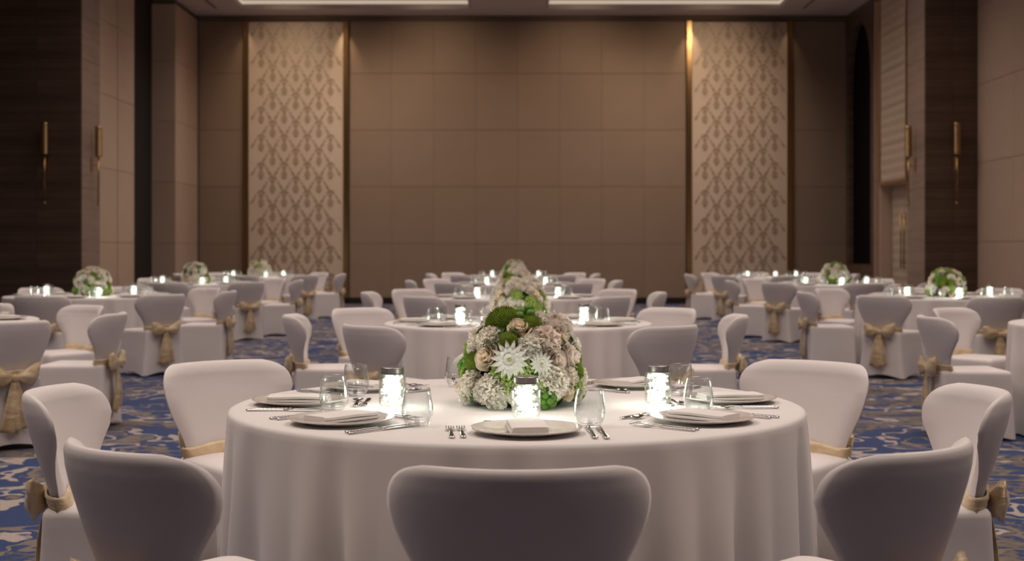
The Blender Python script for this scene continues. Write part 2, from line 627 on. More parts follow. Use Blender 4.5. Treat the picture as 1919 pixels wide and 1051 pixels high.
# side wall with arched opening (z up, y along)
ya, yb = 28.75, 30.85
yc, hw = (ya + yb) / 2 - 0.02, 0.93
zb_, zs = 0.92, 4.9
arch = [(yc - hw, zb_)] + [(yc - hw * cos(PI * k / N_), zs + 1.3 * sin(PI * k / N_)) for k in range(N_ + 1)] + [(yc + hw, zb_)]
outer = []
for (y, z) in arch:
    if z <= zb_ + 1e-6: outer.append((28.6 if y < yc else BACK, z))
    elif z < zs + 0.4 and y < yc: outer.append((28.6, z))
    elif z < zs + 0.4: outer.append((BACK, z))
    else:
        outer.append((28.6 + (BACK - 28.6) * (y - yc + hw) / (2 * hw), CEIL))
vs, fs = [], []
for (y, z), (yo, zo) in zip(arch, outer):
    vs += [(RX, y, z), (RX, yo, zo), (RX + 0.10, y, z)]
for k in range(len(arch) - 1):
    i, j = 3 * k, 3 * (k + 1)
    fs += [(i, j, j + 1, i + 1), (i, i + 2, j + 2, j)]
b.add(vs, fs)
b.add([(RX, 28.6, 0), (RX, BACK, 0), (RX, BACK, zb_), (RX, 28.6, zb_), (RX + 0.10, yc - hw, zb_), (RX + 0.10, yc + hw, zb_), (RX, yc - hw, zb_), (RX, yc + hw, zb_)],
      [(0, 1, 2, 3), (4, 5, 7, 6)])
wall_rf = struct('wall_right_far', b, 'dark_veneer')
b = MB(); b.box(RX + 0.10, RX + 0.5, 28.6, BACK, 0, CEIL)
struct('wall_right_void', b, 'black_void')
b = MB()
b.box(RX, RX + 0.8, 28.5, 28.6, 0, CEIL)
wall_rj = struct('wall_right_jamb', b, 'wall_joint')
panel_rows(wall_rj, 'pier_fabric', RX - 0.02, RX + 0.8, 28.46, 28.5, 1)
b = MB()
b.box(RX + 0.3, RX + 0.8, 25.31, 28.45, 0, CEIL)
struct('wall_right_recess', b, 'pier_fabric')
# lattice-panelled bay over a recessed door
DZ = 2.42
b = MB()
b.box(PX + 0.04, PX + 0.76, 23.5, 25.3, DZ, CEIL)
b.box(PX + 0.25, PX + 0.76, 23.5, 25.3, 0, DZ)
b.box(PX + 0.0, PX + 0.25, 25.26, 25.3, 0, DZ)
wall_rl = struct('wall_right_lattice', b, 'pier_fabric')
m = mat('side_lattice', (0.5, 0.4, 0.3), 0.5)
n = NT(m)
vv = n.mapping((1, 1, 1))
vv = n.mapping((0, 1, 1))
vo = n.node('ShaderNodeTexVoronoi', Scale=6.0, Randomness=0.08); n.l(vv, vo.inputs['Vector'])
n.l(n.ramp(vo.outputs['Distance'], [(0.2, (0.40, 0.30, 0.22)), (0.55, (0.56, 0.45, 0.35))]), n.b.inputs['Base Color'])
n.bump(vo.outputs['Distance'], 0.5, 0.02)
for k in range(6):
    za = DZ + 0.06 + k * 0.675
    part_box('lattice_panel', wall_rl, 'side_lattice', PX + 0.0, PX + 0.04, 23.62, 25.24, za, za + 0.67)
part_box('bronze_frame', wall_rl, 'bronze', PX - 0.03, PX + 0.04, 23.5, 25.3, DZ, DZ + 0.06)
part_box('bronze_frame', wall_rl, 'bronze', PX - 0.03, PX + 0.04, 23.52, 23.6, DZ + 0.06, CEIL - 0.01)
part_box('bronze_frame', wall_rl, 'bronze', PX - 0.02, PX + 0.04, 25.25, 25.3, DZ + 0.06, CEIL - 0.01)
d1 = empty('door_1', (PX + 0.25, 24.4, 0)); tag(d1, 'pale patterned double door under the side screen', kind='structure')
for s in (-1, 1):
    leaf = part_box('door_leaf', d1, 'side_lattice', -0.05, -0.005, s * 0.42 - 0.41, s * 0.42 + 0.41, 0.02, DZ - 0.06)
    hb = MB(); hb.tube([(-0.09, s * 0.1, 0.9), (-0.09, s * 0.1, 1.9)], 0.014, 8)
    for zz in (1.0, 1.8): hb.tube([(-0.09, s * 0.1, zz), (-0.05, s * 0.1, zz)], 0.009, 6)
    ho = mesh_obj('pull_handle', hb.mesh('pull_handle', MATS['bronze']), leaf)
    ho.location = -Vector(leaf.location)
b = MB()
b.box(PX + 0.001, PX + 0.9, 22.5, 23.5, 0, CEIL)
wall_rv = struct('wall_right_veneer', b, 'wall_joint')
veneer_face(wall_rv, PX - 0.02, PX + 0.9, 22.5, 'dark_veneer', 2, VR)
for za, zb in zip(VR[::3], VR[3::3]):
    part_box('veneer_panel', wall_rv, 'pale_veneer', PX - 0.02, PX, 22.505, 23.48, za + 0.002, zb - 0.002)
QX = 7.69
b = MB(); b.box(QX + 0.03, QX + 0.25, FY0, 22.47, 0, CEIL)
wall_r = struct('wall_right', b, 'bronze')
yy = 22.47
while yy > 12:
    panel_rows(wall_r, 'pier_fabric', QX, QX + 0.03, yy - 1.62, yy, 1, along='y')
    yy -= 1.62
b = MB(); b.box(-9.3, QX + 0.2, FY0 - 0.2, FY0, 0, CEIL)
struct('wall_front', b, 'wall_paint')


# wall sconces
def sconce(loc, rz, label):
    t = empty('wall_sconce', loc, rz)
    tag(t, label, 'sconce', 'bronze wall sconces')
    b_ = MB()
    prof = [(0.0, 3.33), (0.05, 3.33), (0.062, 3.30)]
    for k in range(14):
        z = 3.29 - k * 0.033
        prof += [(0.062, z), (0.062, z - 0.022), (0.056, z - 0.024), (0.056, z - 0.031)]
    prof += [(0.062, 2.83), (0.05, 2.80), (0.0, 2.80)]
    b_.lathe(prof, 14, (0, -0.12, 0))
    mesh_obj('shade', b_.mesh('shade', MATS['sconce_bronze']), t)
    b_ = MB()
    b_.tube([(0, -0.12, 2.82), (0, -0.12, 2.02)], 0.014, 8)
    mesh_obj('rod', b_.mesh('rod', MATS['bronze']), t)
    b_ = MB(); b_.ico((0, -0.12, 2.0), 0.03, 2)
    mesh_obj('finial', b_.mesh('finial', MATS['bronze']), t)
    b_ = MB(); b_.box(-0.03, 0.03, -0.014, 0.0, 2.55, 2.78)
    b_.tube([(0, -0.01, 2.66), (0, -0.12, 2.66)], 0.01, 6)
    mesh_obj('wall_plate', b_.mesh('wall_plate', MATS['bronze'], False), t)
    return t


sconce((px_x(85, 22.4), 22.475, 0), 0, 'slim bronze wall sconce on the dark veneer at far left')
sconce((LX + 0.02, 23.0, 0), PI / 2, 'slim bronze wall sconce in profile on the left pier edge')
sconce((px_x(1792, 22.4), 22.475, 0), 0, 'slim bronze wall sconce on the dark veneer at right')
sconce((PX - 0.02, 23.0, 0), -PI / 2, 'slim bronze wall sconce in profile on the right pier edge')

# ------------------------------------------------------------------ tables
TT = 0.745
TR = 0.915


def cloth_mesh(seed, name='tablecloth'):
    rnd = random.Random(seed)
    n = 432
    # fold profile: irregular pleats
    ks = [(rnd.choice((31, 33, 35)), 1.0, rnd.random() * 6.28), (rnd.choice((43, 47)), 0.5, rnd.random() * 6.28), (rnd.choice((13, 15, 17)), 0.9, rnd.random() * 6.28)]
    fold = []
    for i in range(n):
        a = 2 * PI * i / n
        s = sum(w_ * cos(k * a + p + 0.6 * sin(3 * a + p)) for k, w_, p in ks) / 2.2
        s = s - 0.35 * abs(s)
        fold.append(s)
    prof = [(0.3, TT), (0.6, TT), (0.82, TT), (TR - 0.022, TT), (TR - 0.012, TT - 0.001), (TR - 0.004, TT - 0.005), (TR, TT - 0.013), (TR + 0.001, TT - 0.03)]
    for k in range(1, 15):
        t = k / 14
        prof.append((TR + 0.001 + 0.022 * t ** 0.8, TT - 0.03 - (TT - 0.045) * t))
    vs = [(0, 0, TT)]; fs = []
    for r, z in prof:
        t = max(0.0, (TT - 0.02 - z) / TT)
        amp = 0.044 * min(1.0, t * 1.6) ** 0.8
        for i in range(n):
            a = 2 * PI * i / n
            rr = r + amp * fold[i]
            vs.append((rr * cos(a), rr * sin(a), z))
    for i in range(n):
        fs.append((0, 1 + i, 1 + (i + 1) % n))
    for j in range(len(prof) - 1):
        for i in range(n):
            i2 = (i + 1) % n
            fs.append((1 + j * n + i, 1 + j * n + i2, 1 + (j + 1) * n + i2, 1 + (j + 1) * n + i))
    return mk(name, vs, fs, MATS['linen'])


CLOTHS = [cloth_mesh(s) for s in (3, 11, 23)]
_b = MB(); _b.lathe([(0.0, 0.715), (0.88, 0.715), (0.88, 0.738), (0.0, 0.738)], 48)
_b.lathe([(0.04, 0.06), (0.04, 0.715)], 12)
_b.lathe([(0.0, 0.005), (0.3, 0.005), (0.3, 0.03), (0.05, 0.07), (0.0, 0.07)], 24)

# ------------------------------------------------------------------ chairs
CH_R = 0.36
HW = [(0.40, 0.185), (0.46, 0.183), (0.50, 0.19), (0.545, 0.212), (0.60, 0.247), (0.65, 0.275), (0.69, 0.288), (0.715, 0.289), (0.74, 0.283),
      (0.758, 0.275), (0.772, 0.262), (0.782, 0.246), (0.789, 0.226), (0.793, 0.204)]
YR = [(0.0, -0.262), (0.40, -0.243), (0.46, -0.245), (0.52, -0.262), (0.60, -0.292), (0.70, -0.325), (0.80, -0.350)]
TH = [(0.40, 0.05), (0.60, 0.055), (0.755, 0.052), (0.775, 0.044), (0.786, 0.03), (0.793, 0.012)]
YIN = [(0.74, 0.0), (0.775, 0.005), (0.787, 0.012), (0.793, 0.020)]


def back_ring(z, off=0.0, ns=30):
    dz = 0.014 if z < 0.745 else 0.003
    hw = (lerp_table(HW, z - dz) + 2 * lerp_table(HW, z) + lerp_table(HW, z + dz)) / 4 * 1.03 + off; yr = lerp_table(YR, z); th = lerp_table(TH, z); yi = lerp_table(YIN, z)
    R = CH_R + off
    pm = math.asin(min(0.98, hw / R))
    pts = []
    if z > 0.5: z = 0.5 + (z - 0.5) * 1.025
    for k in range(ns + 1):                      # outer face
        s = -1 + 2 * k / ns
        e = 1 - abs(s) ** 7
        rr = R - yi * 0.9 - (1 - e) * th * 0.35
        p = s * pm
        pts.append((rr * sin(p), yr + CH_R - rr * cos(p), z))
    for k in range(ns, -1, -1):                  # inner face
        s = -1 + 2 * k / ns
        e = 1 - abs(s) ** 7
        rr = CH_R - yi - th * (0.4 + 0.6 * e) - off
        p = s * pm * (1 - 0.012)
        pts.append((rr * sin(p), yr + CH_R - rr * cos(p), z))
    return pts


def make_chair_meshes():
    M = {}
    mb = MB()
    zs = [0.40, 0.43, 0.46, 0.48, 0.50, 0.522, 0.545, 0.57, 0.60, 0.625, 0.65, 0.67, 0.69, 0.703, 0.715, 0.728, 0.74, 0.75, 0.758, 0.766, 0.772, 0.778, 0.782, 0.786, 0.789, 0.7915, 0.793]
    rings = [back_ring(z) for z in zs]
    # gathered fabric where the cover turns round the wings
    rnd = random.Random(5)
    out = []
    for r in rings:
        rr = []
        ns = 30
        for k, (x, y, z) in enumerate(r):
            s = -1 + 2 * (k if k <= ns else 2 * ns + 1 - k) / ns
            g = max(0.0, (abs(s) - 0.72) / 0.28)
            wob = 0.0018 * g * math.exp(-((z - 0.69) / 0.04) ** 2) * sin(z * 420 + s * 9)
            rr.append((x * (1 + wob * 2.0), y + wob * 1.5, z))
        out.append(rr)
    mb.loft(out, cap0=False, cap1=True)
    M['backrest'] = mb.mesh('backrest', MATS['chair_cover'])
    # seat and skirt
    mb = MB()

    def seat_ring(z, rear, front, yr, yf, r, hem=0.0, inset=0.0):
        pts = []
        cs = [(-rear, yr), (rear, yr), (front, yf), (-front, yf)]
        m_ = 7
        cen = [( -rear + r, yr + r, PI, 1.5 * PI), (rear - r, yr + r, 1.5 * PI, 2 * PI), (front - r, yf - r, 0, 0.5 * PI), (-front + r, yf - r, 0.5 * PI, PI)]
        arcs = []
        for cx, cy, a0, a1 in cen:
            arcs.append([(cx + r * cos(a0 + (a1 - a0) * k / m_), cy + r * sin(a0 + (a1 - a0) * k / m_)) for k in range(m_ + 1)])
        for q in range(4):
            pts += [(x, y, z) for x, y in arcs[q]]
            x0, y0 = arcs[q][-1]; x1, y1 = arcs[(q + 1) % 4][0]
            for k in range(1, 8):
                t = k / 8
                lift = hem * sin(PI * t)
                # fabric pulls in slightly between the legs
                cxm, cym = x0 + (x1 - x0) * t, y0 + (y1 - y0) * t
                sc = 1 - 0.05 * sin(PI * t) * hem / 0.03
                pts.append((cxm * sc, (cym) * sc, z + lift))
        return pts
    rs = []
    for t in [0, 0.05, 0.12, 0.22, 0.35, 0.5, 0.65, 0.8, 0.92, 1.0]:
        z = 0.012 + t * 0.413
        fl = (1 - t) ** 1.3
        rs.append(seat_ring(z, 0.196 + 0.042 * fl, 0.222 + 0.016 * fl, -0.238 - 0.018 * fl, 0.212 + 0.02 * fl, 0.035, hem=0.03 * max(0, 1 - t * 2.2)))
    rs.append(seat_ring(0.438, 0.194, 0.219, -0.236, 0.209, 0.035))
    rs.append(seat_ring(0.447, 0.186, 0.210, -0.230, 0.201, 0.035))
    rs.append(seat_ring(0.453, 0.160, 0.190, -0.21, 0.18, 0.035))
    rs.append(seat_ring(0.457, 0.12, 0.14, -0.16, 0.15, 0.035))
    rs.append(seat_ring(0.459, 0.06, 0.07, -0.08, 0.07, 0.03))
    mb.loft(rs, cap0=False, cap1=True)
    M['seat'] = mb.mesh('seat', MATS['chair_cover'])
    # sash band
    mb = MB()
    rr = []
    for z, off in ((0.412, 0.004), (0.414, 0.011), (0.425, 0.0135), (0.434, 0.0105), (0.445, 0.014), (0.457, 0.011), (0.468, 0.0145), (0.48, 0.011), (0.492, 0.013), (0.502, 0.010), (0.504, 0.003)):
        ring = back_ring(z, off)
        rr.append([(x, y, zz + 0.006 * sin(x * 17 + z * 40)) for x, y, zz in ring])
    rr = [[(x, y, z - 0.01) for x, y, z in r_] for r_ in rr]
    mb.loft(rr, False, False)
    M['sash_band'] = mb.mesh('sash_band', MATS['gold_satin'])

    # bow loops, knot, tails
    def loop(s, up):
        mb = MB(); rings = []
        N = 9
        for k in range(N + 1):
            t = k / N
            x = s * (0.008 + 0.145 * t)
            hh = 0.014 + 0.050 * sin(min(1.0, t * 1.15) * PI * 0.55) ** 1.2
            if t > 0.85: hh *= 1 - (t - 0.85) * 1.1
            dd = 0.010 + 0.020 * sin(PI * min(1, t * 0.95 + 0.03))
            cz = 0.455 + up * t * t
            cy = -0.272 - 0.016 * sin(PI * t) + (-0.012 if t > 0.6 else 0) * (t - 0.6)
            ring = []
            for q in range(16):
                a = 2 * PI * q / 16
                wr = 1 + 0.16 * sin(5 * a + k * 0.6 + s)
                ring.append((x + s * 0.010 * cos(a) * t, cy + dd * wr * sin(a), cz + hh * wr * cos(a)))
            rings.append(ring)
        mb.loft(rings)
        return mb.mesh('bow_loop', MATS['gold_satin'])
    M['loopL'] = loop(-1, 0.014); M['loopR'] = loop(1, 0.030)
    mb = MB(); mb.ico((0, -0.282, 0.452), 1.0, 2, (0.021, 0.017, 0.026))
    M['bow_knot'] = mb.mesh('bow_knot', MATS['gold_satin'])

    def tail(s, x1, z1, w1):
        mb = MB(); rows = []
        N, W = 12, 9
        for k in range(N + 1):
            t = k / N
            xc = x1 * t ** 0.8
            zc = 0.45 + (z1 - 0.45) * t
            wd = 0.012 + (w1 - 0.012) * t ** 0.75
            row = []
            for face in (0, 1):
                rng = range(W + 1) if face == 0 else range(W, -1, -1)
                for q in rng:
                    u = -1 + 2 * q / W
                    y = -0.276 - 0.012 * sin(PI * t) - 0.010 * cos(u * 5.2 + s) * (0.3 + t) * 0.9 + (0.0018 if face else -0.0018)
                    row.append((xc + u * wd, y, zc + 0.014 * u * s * t))
            rows.append(row)
        mb.loft(rows)
        return mb.mesh('bow_tail', MATS['gold_satin'])
    M['tailL'] = tail(-1, -0.034, 0.11, 0.066); M['tailR'] = tail(1, 0.026, 0.125, 0.062)
    return M


CHM = make_chair_meshes()


def chair(x, y, facing, label, group, detailed=True):
    """facing: direction (angle) the sitter would look"""
    t = empty('banquet_chair', (x, y, 0), facing - PI / 2)
    tag(t, label, 'chair', group)
    mesh_obj('seat', CHM['seat'], t)
    mesh_obj('backrest', CHM['backrest'], t)
    sb = mesh_obj('sash_band', CHM['sash_band'], t); sb['label'] = 'champagne gold satin sash'
    bow = mesh_obj('bow_knot', CHM['bow_knot'], t)
    for nm, key in (('bow_loop', 'loopL'), ('bow_loop', 'loopR'), ('bow_tail', 'tailL'), ('bow_tail', 'tailR')):
        mesh_obj(nm, CHM[key], bow)
    return t


def project(x, y, z):
    if y < 0.3: return None
    return (959.5 + F_PX * x / y, HOR_Y - F_PX * (z - CAM_H) / y, F_PX / y)


def in_view(x, y, z, r):
    p = project(x, y, z)
    if not p: return False
    return -r * p[2] < p[0] < 1919 + r * p[2] and p[1] - r * p[2] < 1051


# ------------------------------------------------------------------ tableware meshes
def plate_mesh():
    mb = MB()
    mb.lathe([(0.0, 0.004), (0.085, 0.004), (0.088, 0.0), (0.096, 0.0), (0.099, 0.004), (0.148, 0.0135), (0.1515, 0.0155), (0.1525, 0.0175), (0.151, 0.0185),
              (0.147, 0.018), (0.108, 0.0105), (0.100, 0.0082), (0.0, 0.0078)], 64)
    return mb.mesh('charger_plate', MATS['porcelain'])


def napkin_mesh():
    mb = MB()
    # three folded layers, fold at the long side; long axis = y
    for L, (z0, th, dx, dy, ln, wd) in enumerate(((0.0, 0.010, 0, 0, 0.098, 0.053), (0.0095, 0.011, 0.002, -0.002, 0.096, 0.051))):
        rings = []
        N = 10
        for k in range(N + 1):
            t = -1 + 2 * k / N
            y = dy + ln * t
            sag = 0.0012 * sin(t * 3 + L)
            e = 1.0 if abs(t) < 1 else 0.94
            ring = []
            for q in range(14):
                a = 2 * PI * q / 14
                cx, sx_ = cos(a), sin(a)
                px_ = math.copysign(abs(cx) ** 0.25, cx) * wd * e
                pz = math.copysign(abs(sx_) ** 0.5, sx_) * th / 2
                ring.append((dx + px_, y + 0.002 * sin(px_ * 40), z0 + th / 2 + pz + sag * (1 if L else 0.0)))
            rings.append(ring)
        mb.loft(rings)
    return autosmooth(mb.mesh('napkin', MATS['napkin']), 50)


def flat_loft(mb, st, n=8):
    """st: (y, halfwidth, zc, halfthick)"""
    rings = []
    for y, hw, zc, ht in st:
        rings.append([(hw * cos(2 * PI * q / n), y, zc + ht * sin(2 * PI * q / n)) for q in range(n)])
    mb.loft(rings)


def handle_stations(y0, y1, nb=9):
    st = [(y0, 0.003, 0.003, 0.002), (y0 + 0.004, 0.0085, 0.0036, 0.0032)]
    for k in range(nb):
        t = k / (nb - 1)
        y = y0 + 0.008 + (y1 - y0 - 0.012) * t
        wv_ = 0.0085 - 0.0035 * t
        st.append((y, wv_, 0.004, 0.0034))
        st.append((y + (y1 - y0) / nb * 0.5, wv_ * 0.72, 0.0036, 0.0026))
    return st


def fork_mesh():
    mb = MB()
    st = handle_stations(-0.105, 0.0) + [(0.02, 0.0028, 0.005, 0.0018), (0.035, 0.004, 0.0065, 0.0016), (0.045, 0.010, 0.006, 0.0014), (0.056, 0.0125, 0.0045, 0.0013), (0.060, 0.0125, 0.0042, 0.0013)]
    flat_loft(mb, st)
    for k in range(4):
        x = (-1.5 + k) * 0.0068
        rings = []
        for y, z, h in ((0.058, 0.0044, 0.0021), (0.075, 0.0036, 0.0019), (0.092, 0.0042, 0.0016), (0.104, 0.006, 0.0006)):
            rings.append([(x - h, y, z - 0.001), (x + h, y, z - 0.001), (x + h, y, z + 0.001), (x - h, y, z + 0.001)])
        mb.loft(rings)
    return mb.mesh('fork', MATS['silver'])


def knife_mesh():
    mb = MB()
    flat_loft(mb, handle_stations(-0.115, 0.0) + [(0.012, 0.004, 0.0045, 0.003)])
    rings = []
    for y, a, b_ in ((0.005, -0.005, 0.006), (0.03, -0.008, 0.0065), (0.07, -0.0095, 0.007), (0.10, -0.008, 0.007), (0.12, -0.002, 0.0065), (0.128, 0.004, 0.006)):
        rings.append([(a, y, 0.0028), (b_, y, 0.0015), (b_, y, 0.0045), (a, y, 0.0036)])
    mb.loft(rings)
    return mb.mesh('knife', MATS['silver'])


def spoon_mesh():
    mb = MB()
    flat_loft(mb, handle_stations(-0.10, 0.0) + [(0.03, 0.0026, 0.005, 0.0016), (0.045, 0.004, 0.006, 0.0014)])
    NU, NV = 16, 6

    def shell(dz):
        def f(i, j):
            a = 2 * PI * i / NU; r = 0.02 + 0.98 * j / (NV - 1)
            return (0.0175 * r * sin(a), 0.068 + 0.027 * r * cos(a), 0.0015 + dz + 0.006 * r * r)
        return f
    mb.grid(shell(0.0), NU, NV, True)
    mb.grid(shell(0.0012), NU, NV, True)
    return mb.mesh('spoon', MATS['silver'])


def glass_mesh(n=36):
    mb = MB()
    mb.lathe([(0.0, 0.0), (0.026, 0.0), (0.031, 0.002), (0.038, 0.012), (0.0435, 0.026), (0.0455, 0.038), (0.0450, 0.052), (0.0425, 0.070), (0.0395, 0.088), (0.0365, 0.106),
              (0.0360, 0.1068), (0.0352, 0.106), (0.0382, 0.088), (0.0412, 0.070), (0.0437, 0.052), (0.0442, 0.038), (0.042, 0.026), (0.036, 0.014), (0.026, 0.008), (0.0, 0.007)], n)
    return mb.mesh('wine_tumbler', MATS['drinking_glass'])


PLATE, NAPKIN, FORK, KNIFE, SPOON, GLASS = plate_mesh(), napkin_mesh(), fork_mesh(), knife_mesh(), spoon_mesh(), glass_mesh()


# mason jar with string of lights
def jar_meshes():
    M = {}
    mb = MB()
    mb.lathe([(0.0, 0.001), (0.030, 0.001), (0.037, 0.004), (0.0415, 0.012), (0.0425, 0.02), (0.0425, 0.085), (0.0415, 0.093), (0.037, 0.103), (0.0335, 0.107), (0.0335, 0.116),
              (0.0315, 0.116), (0.0315, 0.107), (0.035, 0.102), (0.0395, 0.092), (0.0403, 0.085), (0.0403, 0.02), (0.039, 0.012), (0.034, 0.007), (0.0, 0.006)], 36)
    M['glass'] = mb.mesh('jar_glass', MATS['jar_glass'])
    mb = MB()
    prof = [(0.0, 0.1285), (0.027, 0.1285), (0.0285, 0.1275), (0.030, 0.1285), (0.0345, 0.128), (0.0362, 0.126)]
    for k in range(3):
        z = 0.124 - k * 0.005
        prof += [(0.0368, z), (0.0357, z - 0.0025)]
    prof += [(0.0368, 0.1085), (0.0372, 0.107), (0.0355, 0.107)]
    mb.lathe(prof, 36)
    M['lid'] = mb.mesh('lid', MATS['zinc'])
    mb = MB()
    rnd = random.Random(12)
    for k in range(75):
        a = rnd.random() * 2 * PI
        r = 0.034 * rnd.random() ** 0.4
        z = 0.013 + 0.088 * rnd.random()
        mb.ico((r * cos(a), r * sin(a), z), rnd.uniform(0.0032, 0.0068), 1)
    M['beads'] = mb.mesh('light_string', MATS['fairy_light'])
    mb = MB()
    pts = []
    for k in range(160):
        t = k / 159
        a = t * 2 * PI * 9
        r = 0.03 * (0.55 + 0.45 * sin(t * 37))
        pts.append((r * cos(a), r * sin(a), 0.012 + 0.094 * t))
    mb.tube(pts, 0.0007, 4)
    M['wire'] = mb.mesh('light_wire', MATS['silver'])
    return M


JAR = jar_meshes()
JL = {}


def jar(x, y, label, group, power):
    t = empty('mason_jar', (x, y, TT + 0.001), random.random() * 6.28)
    tag(t, label, 'jar lantern', group)
    mesh_obj('jar_body', JAR['glass'], t)
    mesh_obj('lid', JAR['lid'], t)['label'] = 'grey metal screw lid'
    s = mesh_obj('light_string', JAR['beads'], t); tag(s, 'tangle of lit white fairy lights', kind='stuff')
    mesh_obj('wire', JAR['wire'], s)
    if power not in JL:
        d = bpy.data.lights.new('jar_glow', 'POINT'); d.energy = power; d.color = (0.95, 1.0, 0.88); d.shadow_soft_size = 0.035
        JL[power] = d
    lo = bpy.data.objects.new('jar_glow', JL[power])
    COL.objects.link(lo); lo.parent = t; lo.location = (0, 0, 0.055)
    return t


# ------------------------------------------------------------------ flowers (unit radius ~1, facing +Z)
def rose_mesh(name, mname, seed):
    rnd = random.Random(seed); mb = MB()
    N = 20
    for i in range(N):
        t0 = i / (N - 1)
        a0 = i * 2.39996
        rb = 0.07 + 0.62 * t0
        wdt = 1.55 - 0.55 * t0
        h = 1.0 - 0.22 * t0
        fl = 0.02 + 0.24 * t0 ** 1.6
        NU, NV = 7, 5

        def f(u, v):
            s = -1 + 2 * u / (NU - 1); t = v / (NV - 1)
            a = a0 + s * wdt * 0.75
            top = (1 - 0.25 * abs(s) ** 2.5)
            r = rb * (0.55 + 0.45 * math.sqrt(t)) + fl * t ** 3 + 0.03 * s
            z = -0.35 + h * t * top + 0.22 * (1 - t0) * t - 0.16 * t0 * t ** 5
            return (r * cos(a), r * sin(a), z)
        mb.grid(f, NU, NV)
    return mb.mesh(name, MATS[mname])


def ruffle_mesh(name, mname, seed, n=60, size=0.42, flat=0.8):
    """carnation / peony head: ball of ruffled petals"""
    rnd = random.Random(seed); mb = MB()
    mb.ico((0, 0, 0.0), 0.62, 2, (1, 1, flat))
    for i in range(n):
        zz = 1 - 1.25 * (i + 0.5) / n
        r = math.sqrt(max(0, 1 - zz * zz)); a = i * 2.39996 + rnd.uniform(-.3, .3)
        nrm = Vector((r * cos(a), r * sin(a), zz))
        tan = nrm.cross(Vector((rnd.uniform(-1, 1), rnd.uniform(-1, 1), rnd.uniform(-1, 1)))).normalized()
        bi = nrm.cross(tan)
        base = nrm * 0.52; base.z *= flat
        L = rnd.uniform(0.34, 0.50); W = size * rnd.uniform(0.8, 1.2); ph = rnd.random() * 6; fq = rnd.uniform(4, 7)

        def f(u, v):
            s = -1 + 2 * u / 6; t = v / 3
            round_ = (1 - 0.30 * abs(s) ** 2.5)
            p = base + nrm * (L * t * round_) + tan * (s * W * (0.40 + 0.60 * math.sqrt(t))) + bi * (0.09 * t * sin(s * fq + ph) + 0.12 * t * t)
            p = p + nrm * (0.035 * t * sin(s * fq * 1.7 + ph))
            return (p.x, p.y, p.z)
        mb.grid(f, 7, 4)
    return mb.mesh(name, MATS[mname])


def daisy_mesh():
    mb = MB()
    for ring, (n, L, tilt, z0) in enumerate(((15, 1.3, 0.05, 0.0), (14, 1.12, 0.30, 0.05), (12, 0.85, 0.62, 0.08), (9, 0.5, 0.95, 0.10))):
        for i in range(n):
            a = 2 * PI * (i + 0.5 * ring) / n
            NU, NV = 3, 6

            def f(u, v):
                s = -1 + u; t = v / (NV - 1)
                wd = 0.19 * sin(PI * (0.12 + 0.86 * t)) ** 0.7 if t < 0.98 else 0.01
                r = 0.08 + L * t * cos(tilt)
                z = z0 + L * t * sin(tilt) * (1 - 0.35 * t) + 0.05 * abs(s)
                return (r * cos(a) - s * wd * sin(a), r * sin(a) + s * wd * cos(a), z)
            mb.grid(f, NU, NV)
    me = mb.mesh('chrysanthemum', MATS['daisy_petal'])
    return me


def daisy_eye_mesh():
    mb = MB(); mb.ico((0, 0, 0.14), 0.17, 2, (1, 1, 0.6))
    return mb.mesh('flower_centre', MATS['daisy_centre'])


def mum_mesh(name='green_pompon', mname='green_mum', n=440):
    mb = MB(); mb.ico((0, 0, 0), 0.78, 2, (1, 1, 0.85))
    for i in range(n):
        zz = 1 - 1.5 * (i + 0.5) / n
        r = math.sqrt(max(0, 1 - zz * zz)); a = i * 2.39996
        nr = Vector((r * cos(a), r * sin(a), zz * 0.85))
        t = nr.cross(Vector((0.3, 0.5, 1))).normalized(); bb = nr.cross(t)
        c = nr * 0.76; tip = nr * 0.90
        h = 0.05
        vs = [c + t * h, c - t * 0.5 * h + bb * 0.87 * h, c - t * 0.5 * h - bb * 0.87 * h, tip]
        mb.add(vs, [(0, 1, 3), (1, 2, 3), (2, 0, 3)])
    return mb.mesh(name, MATS[mname], False)


def cluster_mesh(name, mname, n, r, seed):
    rnd = random.Random(seed); mb = MB()
    for i in range(n):
        zz = 1 - 1.15 * (i + 0.5) / n
        q = math.sqrt(max(0, 1 - zz * zz)); a = i * 2.39996 + rnd.uniform(-.2, .2)
        k = rnd.uniform(0.6, 0.8)
        mb.ico((k * q * cos(a), k * q * sin(a), k * zz), r * rnd.uniform(0.8, 1.15), 1 if n > 12 else 2)
    return mb.mesh(name, MATS[mname])


def leaf_mesh():
    mb = MB()

    def f(u, v):
        s = -1 + u; t = v / 8
        wd = 0.42 * sin(PI * t ** 0.8) ** 0.9 + 0.004
        return (s * wd, 1.9 * t - 0.3, 0.15 + 0.45 * t - 0.5 * t * t - 0.10 * (1 - abs(s)) * sin(PI * t))
    mb.grid(f, 3, 9)
    return mb.mesh('leaf', MATS['leaf_green'])


FL = {
    'rose': [rose_mesh('rose', 'cream_petal', 1)],
    'blush': [rose_mesh('rose', 'blush_petal', 2)],
    'carn': [ruffle_mesh('carnation', 'white_petal', 1, 85, 0.30), ruffle_mesh('carnation', 'white_petal', 2, 100, 0.25)],
    'peony': [ruffle_mesh('peony', 'blush_petal', 3, 46, 0.52, 0.9)],
    'daisy': [daisy_mesh()],
    'mum': [mum_mesh()],
    'lime': [cluster_mesh('green_hydrangea', 'lime_bloom', 44, 0.19, 4)],
    'berry': [cluster_mesh('green_berries', 'green_berry', 11, 0.34, 6)],
    'leaf': [leaf_mesh()],
}
EYE = daisy_eye_mesh()


